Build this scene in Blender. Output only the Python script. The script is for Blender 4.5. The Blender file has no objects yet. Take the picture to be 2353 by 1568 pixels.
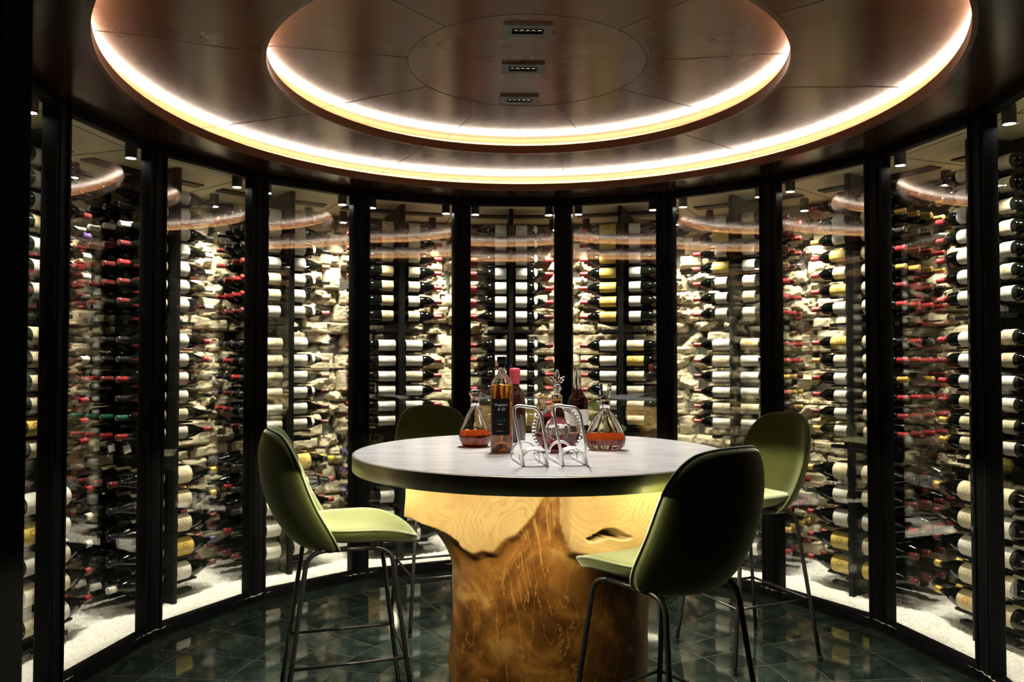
import bpy, math, random
import numpy as np
from math import sin, cos, pi, radians, sqrt, atan2
from mathutils import Vector, Matrix, noise as mnoise

random.seed(7)
RNG = np.random.default_rng(11)
SC = bpy.context.scene
COL = SC.collection
PHI0 = radians(-2.355)          # direction of the middle glass pane
DPHI = radians(20)
R_POST = 1.944                  # circumradius of the glass polygon

# ------------------------------------------------------------------ helpers
class MB:
    """collects pieces of one mesh"""
    def __init__(s):
        s.v, s.f, s.m, s.sm, s.mi = [], [], [], [], 0
    def add(s, v, f, smooth=True, mi=None):
        o = len(s.v)
        s.v.extend([tuple(p) for p in v])
        for q in f:
            s.f.append(tuple(i + o for i in q))
            s.m.append(s.mi if mi is None else mi)
            s.sm.append(smooth)
        return s
    def box(s, c, size, M=None, bevel=0.0, mi=None):
        x, y, z = [k / 2 for k in size]
        if bevel <= 0:
            v = [(a * x, b * y, d * z) for d in (-1, 1) for b in (-1, 1) for a in (-1, 1)]
            f = [(0, 2, 3, 1), (4, 5, 7, 6), (0, 1, 5, 4), (2, 6, 7, 3), (0, 4, 6, 2), (1, 3, 7, 5)]
        else:
            b = bevel
            v, f = [], []
            rings = [(-z, b), (-z + b, 0), (z - b, 0), (z, b)]
            for (zz, ins) in rings:
                X, Y = x - ins, y - ins
                k = b
                v += [(-X + k, -Y, zz), (X - k, -Y, zz), (X, -Y + k, zz), (X, Y - k, zz),
                      (X - k, Y, zz), (-X + k, Y, zz), (-X, Y - k, zz), (-X, -Y + k, zz)]
            for r in range(3):
                for i in range(8):
                    j = (i + 1) % 8
                    f.append((r * 8 + i, r * 8 + j, r * 8 + 8 + j, r * 8 + 8 + i))
            f.append(tuple(range(7, -1, -1)))
            f.append(tuple(range(24, 32)))
        M = M or Matrix()
        c = Vector(c)
        s.add([(M @ Vector(p)) + c for p in v], f, False, mi)
        return s
    def lathe(s, prof, n=24, M=None, smooth=True, mi=None, a0=0.0, a1=2 * pi):
        """prof: (r, z) about Z"""
        full = abs(a1 - a0 - 2 * pi) < 1e-6
        cols = n if full else n + 1
        v = []
        for (r, z) in prof:
            for i in range(cols):
                a = a0 + (a1 - a0) * i / n
                v.append((r * cos(a), r * sin(a), z))
        f = []
        for k in range(len(prof) - 1):
            for i in range(n):
                j = (i + 1) % cols
                f.append((k * cols + i, k * cols + j, (k + 1) * cols + j, (k + 1) * cols + i))
        if M is not None:
            v = [M @ Vector(p) for p in v]
        s.add(v, f, smooth, mi)
        return s
    def tube(s, pts, r, n=8, closed=False, mi=None, caps=True):
        pts = [Vector(p) for p in pts]
        m = len(pts)
        rr = r if hasattr(r, '__len__') else [r] * m
        T = []
        for i in range(m):
            if closed:
                t = pts[(i + 1) % m] - pts[i - 1]
            else:
                t = pts[min(i + 1, m - 1)] - pts[max(i - 1, 0)]
            T.append(t.normalized())
        up = Vector((0, 0, 1)) if abs(T[0].z) < .9 else Vector((1, 0, 0))
        N = (up - T[0] * up.dot(T[0])).normalized()
        v = []
        for i in range(m):
            N = (N - T[i] * N.dot(T[i])).normalized()
            B = T[i].cross(N)
            for k in range(n):
                a = 2 * pi * k / n
                v.append(pts[i] + (N * cos(a) + B * sin(a)) * rr[i])
        f = []
        for i in range(m if closed else m - 1):
            i2 = (i + 1) % m
            for k in range(n):
                k2 = (k + 1) % n
                f.append((i * n + k, i * n + k2, i2 * n + k2, i2 * n + k))
        if caps and not closed:
            f.append(tuple(range(n - 1, -1, -1)))
            f.append(tuple((m - 1) * n + k for k in range(n)))
        s.add(v, f, True, mi)
        return s
    def mesh(s, name, mats):
        me = bpy.data.meshes.new(name)
        me.from_pydata(s.v, [], s.f)
        for m in (mats if isinstance(mats, (list, tuple)) else [mats]):
            me.materials.append(m)
        me.polygons.foreach_set('material_index', s.m)
        me.polygons.foreach_set('use_smooth', s.sm)
        me.update()
        return me
    def obj(s, name, mats, parent=None):
        return link(name, s.mesh(name, mats), parent)

def link(name, data, parent=None):
    o = bpy.data.objects.new(name, data)
    COL.objects.link(o)
    if parent is not None:
        o.parent = parent
    return o

def tag(o, label=None, cat=None, group=None, kind=None):
    if label: o['label'] = label
    if cat: o['category'] = cat
    if group: o['group'] = group
    if kind: o['kind'] = kind
    return o

def thing(name, label, cat, loc=(0, 0, 0), rz=0.0, group=None):
    o = bpy.data.objects.new(name, None)
    o.empty_display_size = .05
    COL.objects.link(o)
    o.location = loc
    o.rotation_euler = (0, 0, rz)
    return tag(o, label, cat, group)

def copy_tree(o, parent=None):
    c = o.copy()
    COL.objects.link(c)
    c.parent = parent
    for ch in list(o.children):
        copy_tree(ch, c)
    return c

def grid_mesh(name, P, mats, closed_u=False, smooth=True, matidx=None, flip=False):
    """P: (nv, nu, 3) array"""
    nv, nu, _ = P.shape
    idx = np.arange(nv * nu).reshape(nv, nu)
    if closed_u:
        idx = np.concatenate([idx, idx[:, :1]], 1)
    a, b, c, d = idx[:-1, :-1], idx[:-1, 1:], idx[1:, 1:], idx[1:, :-1]
    F = np.stack([a, b, c, d] if not flip else [d, c, b, a], -1).reshape(-1, 4)
    me = bpy.data.meshes.new(name)
    me.vertices.add(nv * nu)
    me.vertices.foreach_set('co', P.reshape(-1).astype(np.float32))
    me.loops.add(F.size)
    me.loops.foreach_set('vertex_index', F.reshape(-1).astype(np.int32))
    me.polygons.add(len(F))
    me.polygons.foreach_set('loop_start', np.arange(0, F.size, 4, dtype=np.int32))
    me.polygons.foreach_set('loop_total', np.full(len(F), 4, np.int32))
    for m in (mats if isinstance(mats, (list, tuple)) else [mats]):
        me.materials.append(m)
    me.update(calc_edges=True)
    me.polygons.foreach_set('use_smooth', np.full(len(F), smooth))
    return me

def vnoise(x, y, seed=0):
    """2-D value noise in [-1,1], vectorised"""
    xi, yi = np.floor(x).astype(np.int64), np.floor(y).astype(np.int64)
    fx, fy = x - xi, y - yi
    fx, fy = fx * fx * (3 - 2 * fx), fy * fy * (3 - 2 * fy)
    def h(a, b):
        n = (a * 374761393 + b * 668265263 + seed * 1442695041) & 0xffffffff
        n = ((n ^ (n >> 13)) * 1274126177) & 0xffffffff
        return ((n ^ (n >> 16)) & 0xffff) / 32767.5 - 1
    return (h(xi, yi) * (1 - fx) + h(xi + 1, yi) * fx) * (1 - fy) + (h(xi, yi + 1) * (1 - fx) + h(xi + 1, yi + 1) * fx) * fy

def pol(phi, r, z=0.0):
    return Vector((r * sin(phi), r * cos(phi), z))

def rotz(a):
    return Matrix.Rotation(a, 4, 'Z')

# ------------------------------------------------------------------ materials
class NT:
    def __init__(s, name):
        s.mat = bpy.data.materials.new(name)
        s.mat.use_nodes = True
        s.t = s.mat.node_tree
        s.t.nodes.clear()
        s.out = s.n('ShaderNodeOutputMaterial')
    def n(s, typ, **kw):
        nd = s.t.nodes.new(typ)
        for k, v in kw.items():
            setattr(nd, k, v)
        return nd
    def l(s, a, b):
        s.t.links.new(a, b)
    def math(s, op, a, b=None, c=None):
        nd = s.n('ShaderNodeMath', operation=op)
        for i, x in enumerate((a, b, c)):
            if x is None: continue
            if isinstance(x, (int, float)): nd.inputs[i].default_value = x
            else: s.l(x, nd.inputs[i])
        return nd.outputs[0]
    def ramp(s, fac, stops):
        nd = s.n('ShaderNodeValToRGB')
        el = nd.color_ramp.elements
        while len(el) < len(stops): el.new(.5)
        for e, (p, c) in zip(el, stops):
            e.position = p
            e.color = (*c, 1) if len(c) == 3 else c
        s.l(fac, nd.inputs[0])
        return nd.outputs[0]
    def noise(s, vec, scale, detail=4, rough=.5, dist=0.0):
        nd = s.n('ShaderNodeTexNoise')
        nd.inputs['Scale'].default_value = scale
        nd.inputs['Detail'].default_value = detail
        nd.inputs['Roughness'].default_value = rough
        nd.inputs['Distortion'].default_value = dist
        if vec is not None: s.l(vec, nd.inputs['Vector'])
        return nd.outputs[0]
    def mix(s, fac, a, b, mode='MIX'):
        nd = s.n('ShaderNodeMix', data_type='RGBA', blend_type=mode)
        for i, x in ((0, fac), (6, a), (7, b)):
            if isinstance(x, (int, float)): nd.inputs[i].default_value = x
            elif isinstance(x, tuple): nd.inputs[i].default_value = (*x, 1)
            else: s.l(x, nd.inputs[i])
        return nd.outputs[2]
    def bsdf(s, color=None, rough=.5, metal=0.0, **kw):
        b = s.n('ShaderNodeBsdfPrincipled')
        for k, x in (('Base Color', color), ('Roughness', rough), ('Metallic', metal), *kw.items()):
            k = k.replace('_', ' ')
            if x is None: continue
            if isinstance(x, (int, float)): b.inputs[k].default_value = x
            elif isinstance(x, tuple): b.inputs[k].default_value = (*x, 1) if len(b.inputs[k].default_value) == 4 and len(x) == 3 else x
            else: s.l(x, b.inputs[k])
        s.l(b.outputs[0], s.out.inputs[0])
        s.b = b
        return s
    def bump(s, h, strength=.3, dist=.01):
        nd = s.n('ShaderNodeBump')
        nd.inputs['Strength'].default_value = strength
        nd.inputs['Distance'].default_value = dist
        s.l(h, nd.inputs['Height'])
        s.l(nd.outputs[0], s.b.inputs['Normal'])
        return s
    def pos(s, obj=False):
        if obj:
            return s.n('ShaderNodeTexCoord').outputs['Object']
        return s.n('ShaderNodeNewGeometry').outputs['Position']

def simple(name, c, rough=.5, metal=0.0, **kw):
    return NT(name).bsdf(c, rough, metal, **kw).mat

def emis(name, c, strength):
    t = NT(name)
    e = t.n('ShaderNodeEmission')
    e.inputs[0].default_value = (*c, 1)
    e.inputs[1].default_value = strength
    t.l(e.outputs[0], t.out.inputs[0])
    return t.mat

M = {}
M['black'] = simple('black_metal', (.0030, .0035, .0045), .5, **{'Specular IOR Level': .08})
M['rack'] = simple('rack_black_metal', (.006, .006, .0062), .5, **{'Specular IOR Level': .15})
M['tube'] = simple('black_tube', (.012, .012, .013), .3)
M['dark_wall'] = simple('dark_wall', (.007, .008, .0095), .7, **{'Specular IOR Level': .15})
M['lamp_body'] = simple('lamp_body_black', (.01, .01, .01), .5)
M['lens'] = emis('lamp_lens', (1, .96, .86), 60)
M['led'] = emis('led_strip', (1, .85, .68), 92)
M['led_table'] = emis('led_strip_table', (1, .87, .62), 84)

def mat_glass_pane():
    t = NT('pane_glass')
    tr = t.n('ShaderNodeBsdfTransparent'); tr.inputs[0].default_value = (.97, .98, .97, 1)
    gl = t.n('ShaderNodeBsdfGlossy'); gl.inputs['Roughness'].default_value = 0.0
    gl.inputs['Color'].default_value = (1, 1, 1, 1)
    lw = t.n('ShaderNodeLayerWeight'); lw.inputs[0].default_value = .5
    fac = t.math('ADD', .115, t.math('MULTIPLY', .885, t.math('POWER', lw.outputs['Facing'], 5.0)))
    mx = t.n('ShaderNodeMixShader')
    t.l(fac, mx.inputs[0]); t.l(tr.outputs[0], mx.inputs[1]); t.l(gl.outputs[0], mx.inputs[2])
    t.l(mx.outputs[0], t.out.inputs[0])
    return t.mat
M['pane'] = mat_glass_pane()

def mat_stone():
    t = NT('split_face_limestone')
    p = t.pos()
    n1 = t.noise(p, 4.5, 3)
    n2 = t.noise(p, 38, 5, .65)
    c = t.ramp(n1, [(.3, (.46, .40, .27)), (.55, (.56, .49, .34)), (.75, (.62, .56, .41))])
    c = t.mix(t.math('MULTIPLY', n2, .5), c, (.40, .34, .22), 'MIX')
    t.bsdf(c, .85)
    t.bump(t.noise(p, 55, 6, .7), .55, .012)
    return t.mat
M['stone'] = mat_stone()
M['mortar'] = simple('wall_gap', (.05, .045, .035), .9)

def mat_gravel():
    t = NT('white_gravel')
    p = t.pos()
    vo = t.n('ShaderNodeTexVoronoi'); vo.inputs['Scale'].default_value = 95
    t.l(p, vo.inputs['Vector'])
    c = t.mix(t.ramp(vo.outputs['Color'], [(.25, (0, 0, 0)), (.9, (1, 1, 1))]), (.74, .72, .67), (.92, .90, .87))
    t.bsdf(c, .8)
    h = t.math('SUBTRACT', 1.0, vo.outputs['Distance'])
    t.bump(h, .9, .012)
    return t.mat
M['gravel'] = mat_gravel()
M['cellar_ceiling'] = simple('olive_ceiling_paint', (.56, .53, .36), .55)
M['joint'] = simple('dark_joint', (.02, .018, .014), .7)

def mat_ceiling_wood(name='ceiling_veneer', bright=1.0):
    """dark lacquered veneer laid as a sunburst about the room centre"""
    t = NT(name)
    p = t.pos()
    sep = t.n('ShaderNodeSeparateXYZ'); t.l(p, sep.inputs[0])
    x, y, z = sep.outputs
    ang = t.math('ARCTAN2', x, y)
    rad = t.math('SQRT', t.math('ADD', t.math('MULTIPLY', x, x), t.math('MULTIPLY', y, y)))
    w = t.math('MULTIPLY', ang, 18 / (2 * pi))
    wi = t.math('FLOOR', w)
    wn = t.n('ShaderNodeTexWhiteNoise', noise_dimensions='2D')
    cb = t.n('ShaderNodeCombineXYZ'); t.l(wi, cb.inputs[0]); t.l(t.math('GREATER_THAN', rad, .497), cb.inputs[1])
    t.l(cb.outputs[0], wn.inputs[0])
    g = t.noise(p, 6.0, 3, .5, .3)
    c = t.ramp(g, [(.25, (.082, .031, .014)), (.6, (.094, .036, .016)), (.85, (.106, .042, .019))])
    tone = t.math('ADD', .88, t.math('MULTIPLY', wn.outputs[0], .24))
    tc = t.n('ShaderNodeCombineColor'); [t.l(tone, tc.inputs[i]) for i in range(3)]
    c = t.mix(1.0, c, tc.outputs[0], 'MULTIPLY')
    t.bsdf(c, .22, **{'Specular IOR Level': .33})
    return t.mat
M['veneer'] = mat_ceiling_wood()
M['veneer_dark'] = simple('dark_ceiling_veneer', (.026, .012, .007), .2, **{'Specular IOR Level': .33})
M['veneer_lip'] = simple('ceiling_lip_veneer', (.10, .038, .016), .28)
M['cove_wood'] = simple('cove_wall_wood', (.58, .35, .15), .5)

def mat_floor():
    t = NT('green_marble_tiles')
    p = t.pos()
    sep = t.n('ShaderNodeSeparateXYZ'); t.l(p, sep.inputs[0])
    x, y, z = sep.outputs
    ang = t.math('ARCTAN2', x, y)
    rad = t.math('MAXIMUM', t.math('SQRT', t.math('ADD', t.math('MULTIPLY', x, x), t.math('MULTIPLY', y, y))), .02)
    masks, ring = [], None
    for Ri in (.42, .66, .88, 1.10, 1.285, 1.66, 2.1):
        masks.append(t.math('LESS_THAN', t.math('ABSOLUTE', t.math('SUBTRACT', rad, Ri)), .0016))
        g = t.math('GREATER_THAN', rad, Ri)
        ring = g if ring is None else t.math('ADD', ring, g)
    # radial joints: 10 degree tiles outside, 20 degree tiles inside, every second ring shifted by half a tile
    inner = t.math('LESS_THAN', rad, .88)
    k = t.math('SUBTRACT', 18 / pi, t.math('MULTIPLY', inner, 9 / pi))
    u = t.math('ADD', t.math('MULTIPLY', ang, k), t.math('ADD', 50.5, t.math('MULTIPLY', inner, .25)))
    fr = t.math('FRACT', u)
    d = t.math('MINIMUM', fr, t.math('SUBTRACT', 1.0, fr))
    dm = t.math('DIVIDE', t.math('MULTIPLY', d, rad), k)
    masks.append(t.math('LESS_THAN', dm, .0015))
    line = masks[0]
    for m_ in masks[1:]: line = t.math('MAXIMUM', line, m_)
    cb = t.n('ShaderNodeCombineXYZ'); t.l(t.math('FLOOR', u), cb.inputs[0]); t.l(ring, cb.inputs[1])
    wn = t.n('ShaderNodeTexWhiteNoise', noise_dimensions='2D'); t.l(cb.outputs[0], wn.inputs[0])
    off = t.n('ShaderNodeVectorMath', operation='ADD'); t.l(p, off.inputs[0])
    sc = t.n('ShaderNodeVectorMath', operation='SCALE'); t.l(wn.outputs['Color'], sc.inputs[0]); sc.inputs['Scale'].default_value = 3.0
    t.l(sc.outputs[0], off.inputs[1])
    n = t.noise(off.outputs[0], 5, 8, .68, 1.3)
    c = t.ramp(n, [(.32, (.006, .009, .008)), (.5, (.015, .024, .020)), (.62, (.030, .046, .038)), (.78, (.085, .105, .085))])
    tone = t.math('ADD', .8, t.math('MULTIPLY', wn.outputs[0], .35))
    tc = t.n('ShaderNodeCombineColor'); [t.l(tone, tc.inputs[i]) for i in range(3)]
    c = t.mix(1.0, c, tc.outputs[0], 'MULTIPLY')
    c = t.mix(line, c, (.075, .072, .046))
    t.bsdf(c, t.math('ADD', .06, t.math('MULTIPLY', line, .3)))
    return t.mat
M['floor'] = mat_floor()

def mat_velvet():
    t = NT('green_velvet')
    p = t.pos(True)
    n = t.noise(p, 9, 3)
    c = t.mix(n, (.038, .046, .010), (.055, .066, .015))
    t.bsdf(c, .75, **{'Sheen Weight': .75, 'Sheen Roughness': .36, 'Sheen Tint': (.82, .92, .62, 1)})
    t.b.inputs['Specular IOR Level'].default_value = .15
    t.bump(t.noise(p, 420, 2), .12, .002)
    return t.mat
M['velvet'] = mat_velvet()
M['piping'] = simple('green_piping', (.06, .085, .02), .6, **{'Sheen Weight': .6})

def mat_top():
    t = NT('grey_marble_top')
    p = t.pos()
    mp = t.n('ShaderNodeMapping'); mp.inputs['Scale'].default_value = (1.3, 5.2, 1); mp.inputs['Rotation'].default_value = (0, 0, .35)
    t.l(p, mp.inputs['Vector'])
    n = t.noise(mp.outputs[0], 3.2, 9, .62, 1.0)
    c = t.ramp(n, [(.3, (.47, .475, .465)), (.5, (.58, .585, .575)), (.7, (.66, .665, .65))])
    t.bsdf(c, .2)
    return t.mat
M['marble'] = mat_top()

def mat_rim():
    t = NT('aged_brass_edge')
    p = t.pos()
    n = t.noise(p, 14, 4)
    c = t.ramp(n, [(.3, (.42, .39, .26)), (.7, (.60, .57, .41))])
    t.bsdf(c, .36, .9)
    return t.mat
M['rim'] = mat_rim()

def mat_teak():
    t = NT('polished_root_wood')
    p = t.pos(True)
    at = t.n('ShaderNodeAttribute', attribute_name='sap')
    mp = t.n('ShaderNodeMapping'); mp.inputs['Scale'].default_value = (1, 1, .35)
    t.l(p, mp.inputs['Vector'])
    warp = t.noise(mp.outputs[0], 3.5, 5, .55, 1.5)
    rings = t.math('FRACT', t.math('MULTIPLY', warp, 9.0))
    vein = t.ramp(rings, [(0, (1, 1, 1)), (.06, (0, 0, 0)), (.94, (0, 0, 0)), (1, (1, 1, 1))])
    blotch = t.noise(p, 5.0, 6, .6, .8)
    heart = t.ramp(blotch, [(.32, (.026, .008, .002)), (.45, (.090, .034, .006)), (.57, (.21, .092, .017)), (.72, (.42, .25, .07))])
    heart = t.mix(t.math('MULTIPLY', vein, .55), heart, (.42, .25, .055))
    wv = t.noise(p, 6.0, 3, .5, .6)
    ds = []
    for cpt in ((-.36, -.36, .97), (.205, -.40, .955), (-.12, -.36, .80)):
        dn = t.n('ShaderNodeVectorMath', operation='DISTANCE'); t.l(p, dn.inputs[0]); dn.inputs[1].default_value = cpt
        ds.append(dn.outputs['Value'])
    dm = t.math('MINIMUM', t.math('MINIMUM', ds[0], ds[1]), ds[2])
    r2 = t.math('FRACT', t.math('MULTIPLY', t.math('ADD', dm, t.math('MULTIPLY', wv, .11)), 62.0))
    sap = t.ramp(r2, [(0, (.185, .098, .024)), (.16, (.34, .225, .078)), (.6, (.37, .255, .092)), (.9, (.33, .215, .072)), (1, (.185, .098, .024))])
    sap = t.mix(t.math('MULTIPLY', t.noise(p, 7, 5, .65, 1.0), .75), t.mix(t.ramp(t.noise(p, 3.2, 4, .6, .6), [(.42, (0, 0, 0)), (.62, (1, 1, 1))]), sap, (.20, .105, .024)), (.46, .34, .145))
    c = t.mix(at.outputs['Fac'], heart, sap)
    t.bsdf(c, .32)
    t.bump(t.noise(mp.outputs[0], 30, 4), .08, .01)
    return t.mat
M['teak'] = mat_teak()
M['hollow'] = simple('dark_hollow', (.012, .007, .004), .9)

M['bottle'] = simple('dark_bottle_glass', (.0016, .0022, .0016), .05, **{'Specular IOR Level': .42})
def mat_label(name, c, ink, crest=0.0, crest_col=(.25, .15, .05)):
    t = NT(name)
    uv = t.n('ShaderNodeTexCoord').outputs['UV']
    sep = t.n('ShaderNodeSeparateXYZ'); t.l(uv, sep.inputs[0])
    u, v, _ = sep.outputs
    inf = t.n('ShaderNodeObjectInfo').outputs['Random']
    ln = t.math('FRACT', t.math('ADD', t.math('MULTIPLY', u, 9.0), inf))
    bar = t.math('LESS_THAN', ln, .28)
    cb = t.n('ShaderNodeCombineXYZ'); t.l(t.math('MULTIPLY', t.math('FLOOR', t.math('MULTIPLY', u, 9.0)), 3.7), cb.inputs[0])
    t.l(t.math('MULTIPLY', v, 26), cb.inputs[1]); t.l(t.math('MULTIPLY', inf, 40), cb.inputs[2])
    tx = t.math('GREATER_THAN', t.noise(cb.outputs[0], 1.0, 2), .5)
    edge = t.math('LESS_THAN', t.math('ABSOLUTE', t.math('SUBTRACT', v, .5)), t.math('ADD', .18, t.math('MULTIPLY', inf, .12)))
    txt = t.math('MULTIPLY', t.math('MULTIPLY', bar, tx), edge)
    col = t.mix(t.math('MULTIPLY', txt, .55), c, ink)
    if crest > 0:
        du = t.math('SUBTRACT', u, .5); dv = t.math('MULTIPLY', t.math('SUBTRACT', v, .5), 2.0)
        d = t.math('SQRT', t.math('ADD', t.math('MULTIPLY', du, du), t.math('MULTIPLY', dv, dv)))
        cm = t.math('MULTIPLY', t.math('LESS_THAN', d, .2), t.math('GREATER_THAN', d, .08))
        col = t.mix(t.math('MULTIPLY', cm, crest), col, crest_col)
    t.bsdf(col, .55)
    return t.mat
LAB = {
    'w': (mat_label('label_white', (.60, .58, .53), (.22, .22, .2)), 'white'),
    'c': (mat_label('label_cream', (.55, .49, .34), (.22, .2, .12), .35), 'cream'),
    'y': (mat_label('label_yellow', (.54, .40, .09), (.22, .15, .03), .75, (.28, .17, .03)), 'yellow'),
    't': (mat_label('label_tan', (.48, .40, .26), (.25, .2, .1), .6, (.35, .22, .12)), 'tan'),
    'o': (mat_label('label_orange', (.56, .46, .28), (.25, .2, .1), .9, (.62, .25, .06)), 'orange-patched'),
}
CAP = {
    'r': (simple('foil_red', (.21, .015, .018), .35), 'red'),
    'm': (simple('foil_maroon', (.085, .012, .013), .35), 'maroon'),
    'k': (simple('foil_black', (.012, .011, .012), .3), 'black'),
    'w': (simple('foil_white', (.58, .56, .50), .4), 'white'),
    'g': (simple('foil_gold', (.62, .42, .10), .35, .55), 'gold'),
    'n': (simple('foil_green', (.012, .075, .045), .35), 'green'),
    'p': (simple('foil_purple', (.06, .035, .11), .35), 'purple'),
    'y': (simple('foil_yellow', (.72, .55, .02), .4), 'yellow'),
    'b': (simple('foil_brown', (.19, .09, .06), .35), 'brown'),
}
M['oval'] = simple('neck_oval_white', (.75, .74, .70), .5)
M['glass'] = NT('clear_crystal').bsdf((1, 1, 1), 0.0, 0, **{'Transmission Weight': 1.0, 'IOR': 1.46}).mat
M['cognac'] = NT('amber_liquor').bsdf((.36, .048, .006), 0.0, 0, **{'Transmission Weight': 1.0, 'IOR': 1.36}).mat
M['grappa'] = NT('golden_liquor').bsdf((.86, .38, .055), 0.0, 0, **{'Transmission Weight': 1.0, 'IOR': 1.36}).mat
M['ruby'] = NT('ruby_liquor').bsdf((.26, .006, .011), 0.0, 0, **{'Transmission Weight': 1.0, 'IOR': 1.36}).mat
M['garnet'] = NT('dark_garnet_liquor').bsdf((.055, .004, .003), 0.0, 0, **{'Transmission Weight': 1.0, 'IOR': 1.36}).mat
M['brown_glass'] = simple('dark_brown_glass', (.035, .010, .007), .04, **{'Specular IOR Level': .7})
M['gold'] = simple('gold_band', (.75, .53, .20), .22, 1.0)
M['steel'] = simple('silver_collar', (.68, .66, .62), .18, 1.0)
M['silver'] = simple('polished_silver', (.97, .96, .95), .46, 1.0)
M['wax'] = simple('pink_red_wax', (.62, .06, .09), .35)
M['black_label'] = simple('black_label', (.008, .0075, .009), .5, **{'Specular IOR Level': .12})
M['white_ink'] = simple('white_lettering', (.80, .80, .78), .5)
M['grey_ink'] = simple('grey_lettering', (.07, .07, .075), .4)
M['paper'] = simple('paper_label', (.74, .71, .62), .6)
M['cork'] = simple('cork_stopper', (.50, .34, .18), .7)
M['tagpaper'] = simple('price_tag_card', (.72, .69, .62), .7)
M['vent'] = simple('vent_grey_metal', (.05, .055, .055), .4)
M['vent_in'] = simple('vent_black_louvre', (.006, .006, .007), .3)

# ------------------------------------------------------------------ setting
Z_C0 = 2.427      # outer ceiling
Z_C1 = 2.508      # first recess
Z_C2 = 2.592      # second recess
R1, R2 = 1.612, 1.045
RCX, RCY = -.012, .020          # centre of the ceiling rings
Z_CELLAR = 2.415

# floor (one slab under room and passage)
fl = MB()
fl.box((0, -2.4, -.05), (6.4, 10.4, .1))
tag(fl.obj('floor', M['floor']), 'dark green polished marble floor laid in curving diamond tiles', 'floor', kind='structure')

def ring(mb, prof, n=180, mi=None):
    """prof of (r, z) spun about the ring centre"""
    mb.lathe(prof, n, Matrix.Translation((RCX, RCY, 0)), True, mi)

def annulus_flat(mb, r0, r1, z, zt, n=180, mi=None):
    prof = [(r0, zt), (r0, z), (r1, z), (r1, zt), (r0, zt)]
    v, f = [], []
    for (r, zz) in prof[:4]:
        for i in range(n):
            a = 2 * pi * i / n
            v.append((RCX + r * cos(a), RCY + r * sin(a), zz))
    for k in range(4):
        k2 = (k + 1) % 4
        for i in range(n):
            j = (i + 1) % n
            f.append((k * n + i, k2 * n + i, k2 * n + j, k * n + j))
    mb.add(v, f, False, mi)

# outer ceiling plate with its lip, the two recess ceilings
c0 = MB(); annulus_flat(c0, R1 + .018, 2.02, Z_C0, Z_C0 + .02)
o_c0 = tag(c0.obj('ceiling_outer', M['veneer_dark']), 'dark glossy veneer ceiling around the large light ring', 'ceiling', kind='structure')
l0 = MB(); annulus_flat(l0, R1, R1 + .018, Z_C0, Z_C0 + .042); l0.obj('ceiling_lip', M['veneer_lip'], o_c0)
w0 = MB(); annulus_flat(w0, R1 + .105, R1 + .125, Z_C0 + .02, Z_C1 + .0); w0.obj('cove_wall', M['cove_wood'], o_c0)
c1 = MB(); annulus_flat(c1, R2 + .018, R1 + .14, Z_C1, Z_C1 + .02)
o_c1 = tag(c1.obj('ceiling_middle', M['veneer']), 'glossy brown veneer ceiling between the two light rings', 'ceiling', kind='structure')
l1 = MB(); annulus_flat(l1, R2, R2 + .018, Z_C1, Z_C1 + .044); l1.obj('ceiling_lip', M['veneer_lip'], o_c1)
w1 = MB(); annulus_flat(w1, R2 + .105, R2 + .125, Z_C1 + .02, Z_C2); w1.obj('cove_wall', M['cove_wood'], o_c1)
c2 = MB()
nn = 180
c2.add([(RCX, RCY, Z_C2)] + [(RCX + (R2 + .14) * cos(2 * pi * i / nn), RCY + (R2 + .14) * sin(2 * pi * i / nn), Z_C2) for i in range(nn)],
       [(0, 1 + (i + 1) % nn, 1 + i) for i in range(nn)], False)
o_c2 = tag(c2.obj('ceiling_inner', M['veneer']), 'brown veneer ceiling laid as a sunburst inside the small light ring', 'ceiling', kind='structure')
roof = MB(); roof.box((0, -1.2, 2.75), (7.2, 9.2, .06)); tag(roof.obj('ceiling_slab', M['dark_wall']), 'dark slab above the ceilings', 'ceiling', kind='structure')
# seams of the veneer panels
def seam(mb, p, q, z, w=.0022):
    p, q = Vector((*p, z)), Vector((*q, z))
    d = (q - p); L = d.length; a = atan2(d.y, d.x)
    mb.box((p + q) / 2, (L, w, .0016), rotz(a))
sm = MB()
for k in range(9):
    a = PHI0 + radians(20 + 40 * k)
    seam(sm, (RCX + .497 * sin(a), RCY + .497 * cos(a)), (RCX + (R2 + .1) * sin(a), RCY + (R2 + .1) * cos(a)), Z_C2 - .0004)
n2 = 120
for i in range(n2):
    a, b = 2 * pi * i / n2, 2 * pi * (i + 1) / n2
    seam(sm, (RCX + .497 * cos(a), RCY + .497 * sin(a)), (RCX + .497 * cos(b), RCY + .497 * sin(b)), Z_C2 - .0004)
sm.obj('panel_seam', M['joint'], o_c2)
sm = MB()
for k in range(9):
    a = PHI0 + radians(12 + 40 * k)
    seam(sm, (RCX + (R2 + .02) * sin(a), RCY + (R2 + .02) * cos(a)), (RCX + (R1 + .09) * sin(a), RCY + (R1 + .09) * cos(a)), Z_C1 - .0004)
sm.obj('panel_seam', M['joint'], o_c1)

# LED rings hidden behind the lips
def led_ring(name, r, z, label):
    t = thing(name, label, 'light', (RCX, RCY, z))
    b = MB()
    b.lathe([(r + .024, .004), (r + .052, .004)], 180, None, False)
    b.obj('glowing_strip', M['led'], t)
    b = MB()
    b.lathe([(r + .020, -.004), (r + .020, .003), (r + .056, .003), (r + .056, -.004), (r + .020, -.004)], 180, None, False)
    b.obj('aluminium_channel', M['steel'], t)
    return t
led_ring('ring_light', R1, Z_C0 + .0375, 'large glowing ring light in the edge of the outer ceiling')
led_ring('ring_light', R2, Z_C1 + .0395, 'smaller glowing ring light inside the large ceiling ring')

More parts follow.
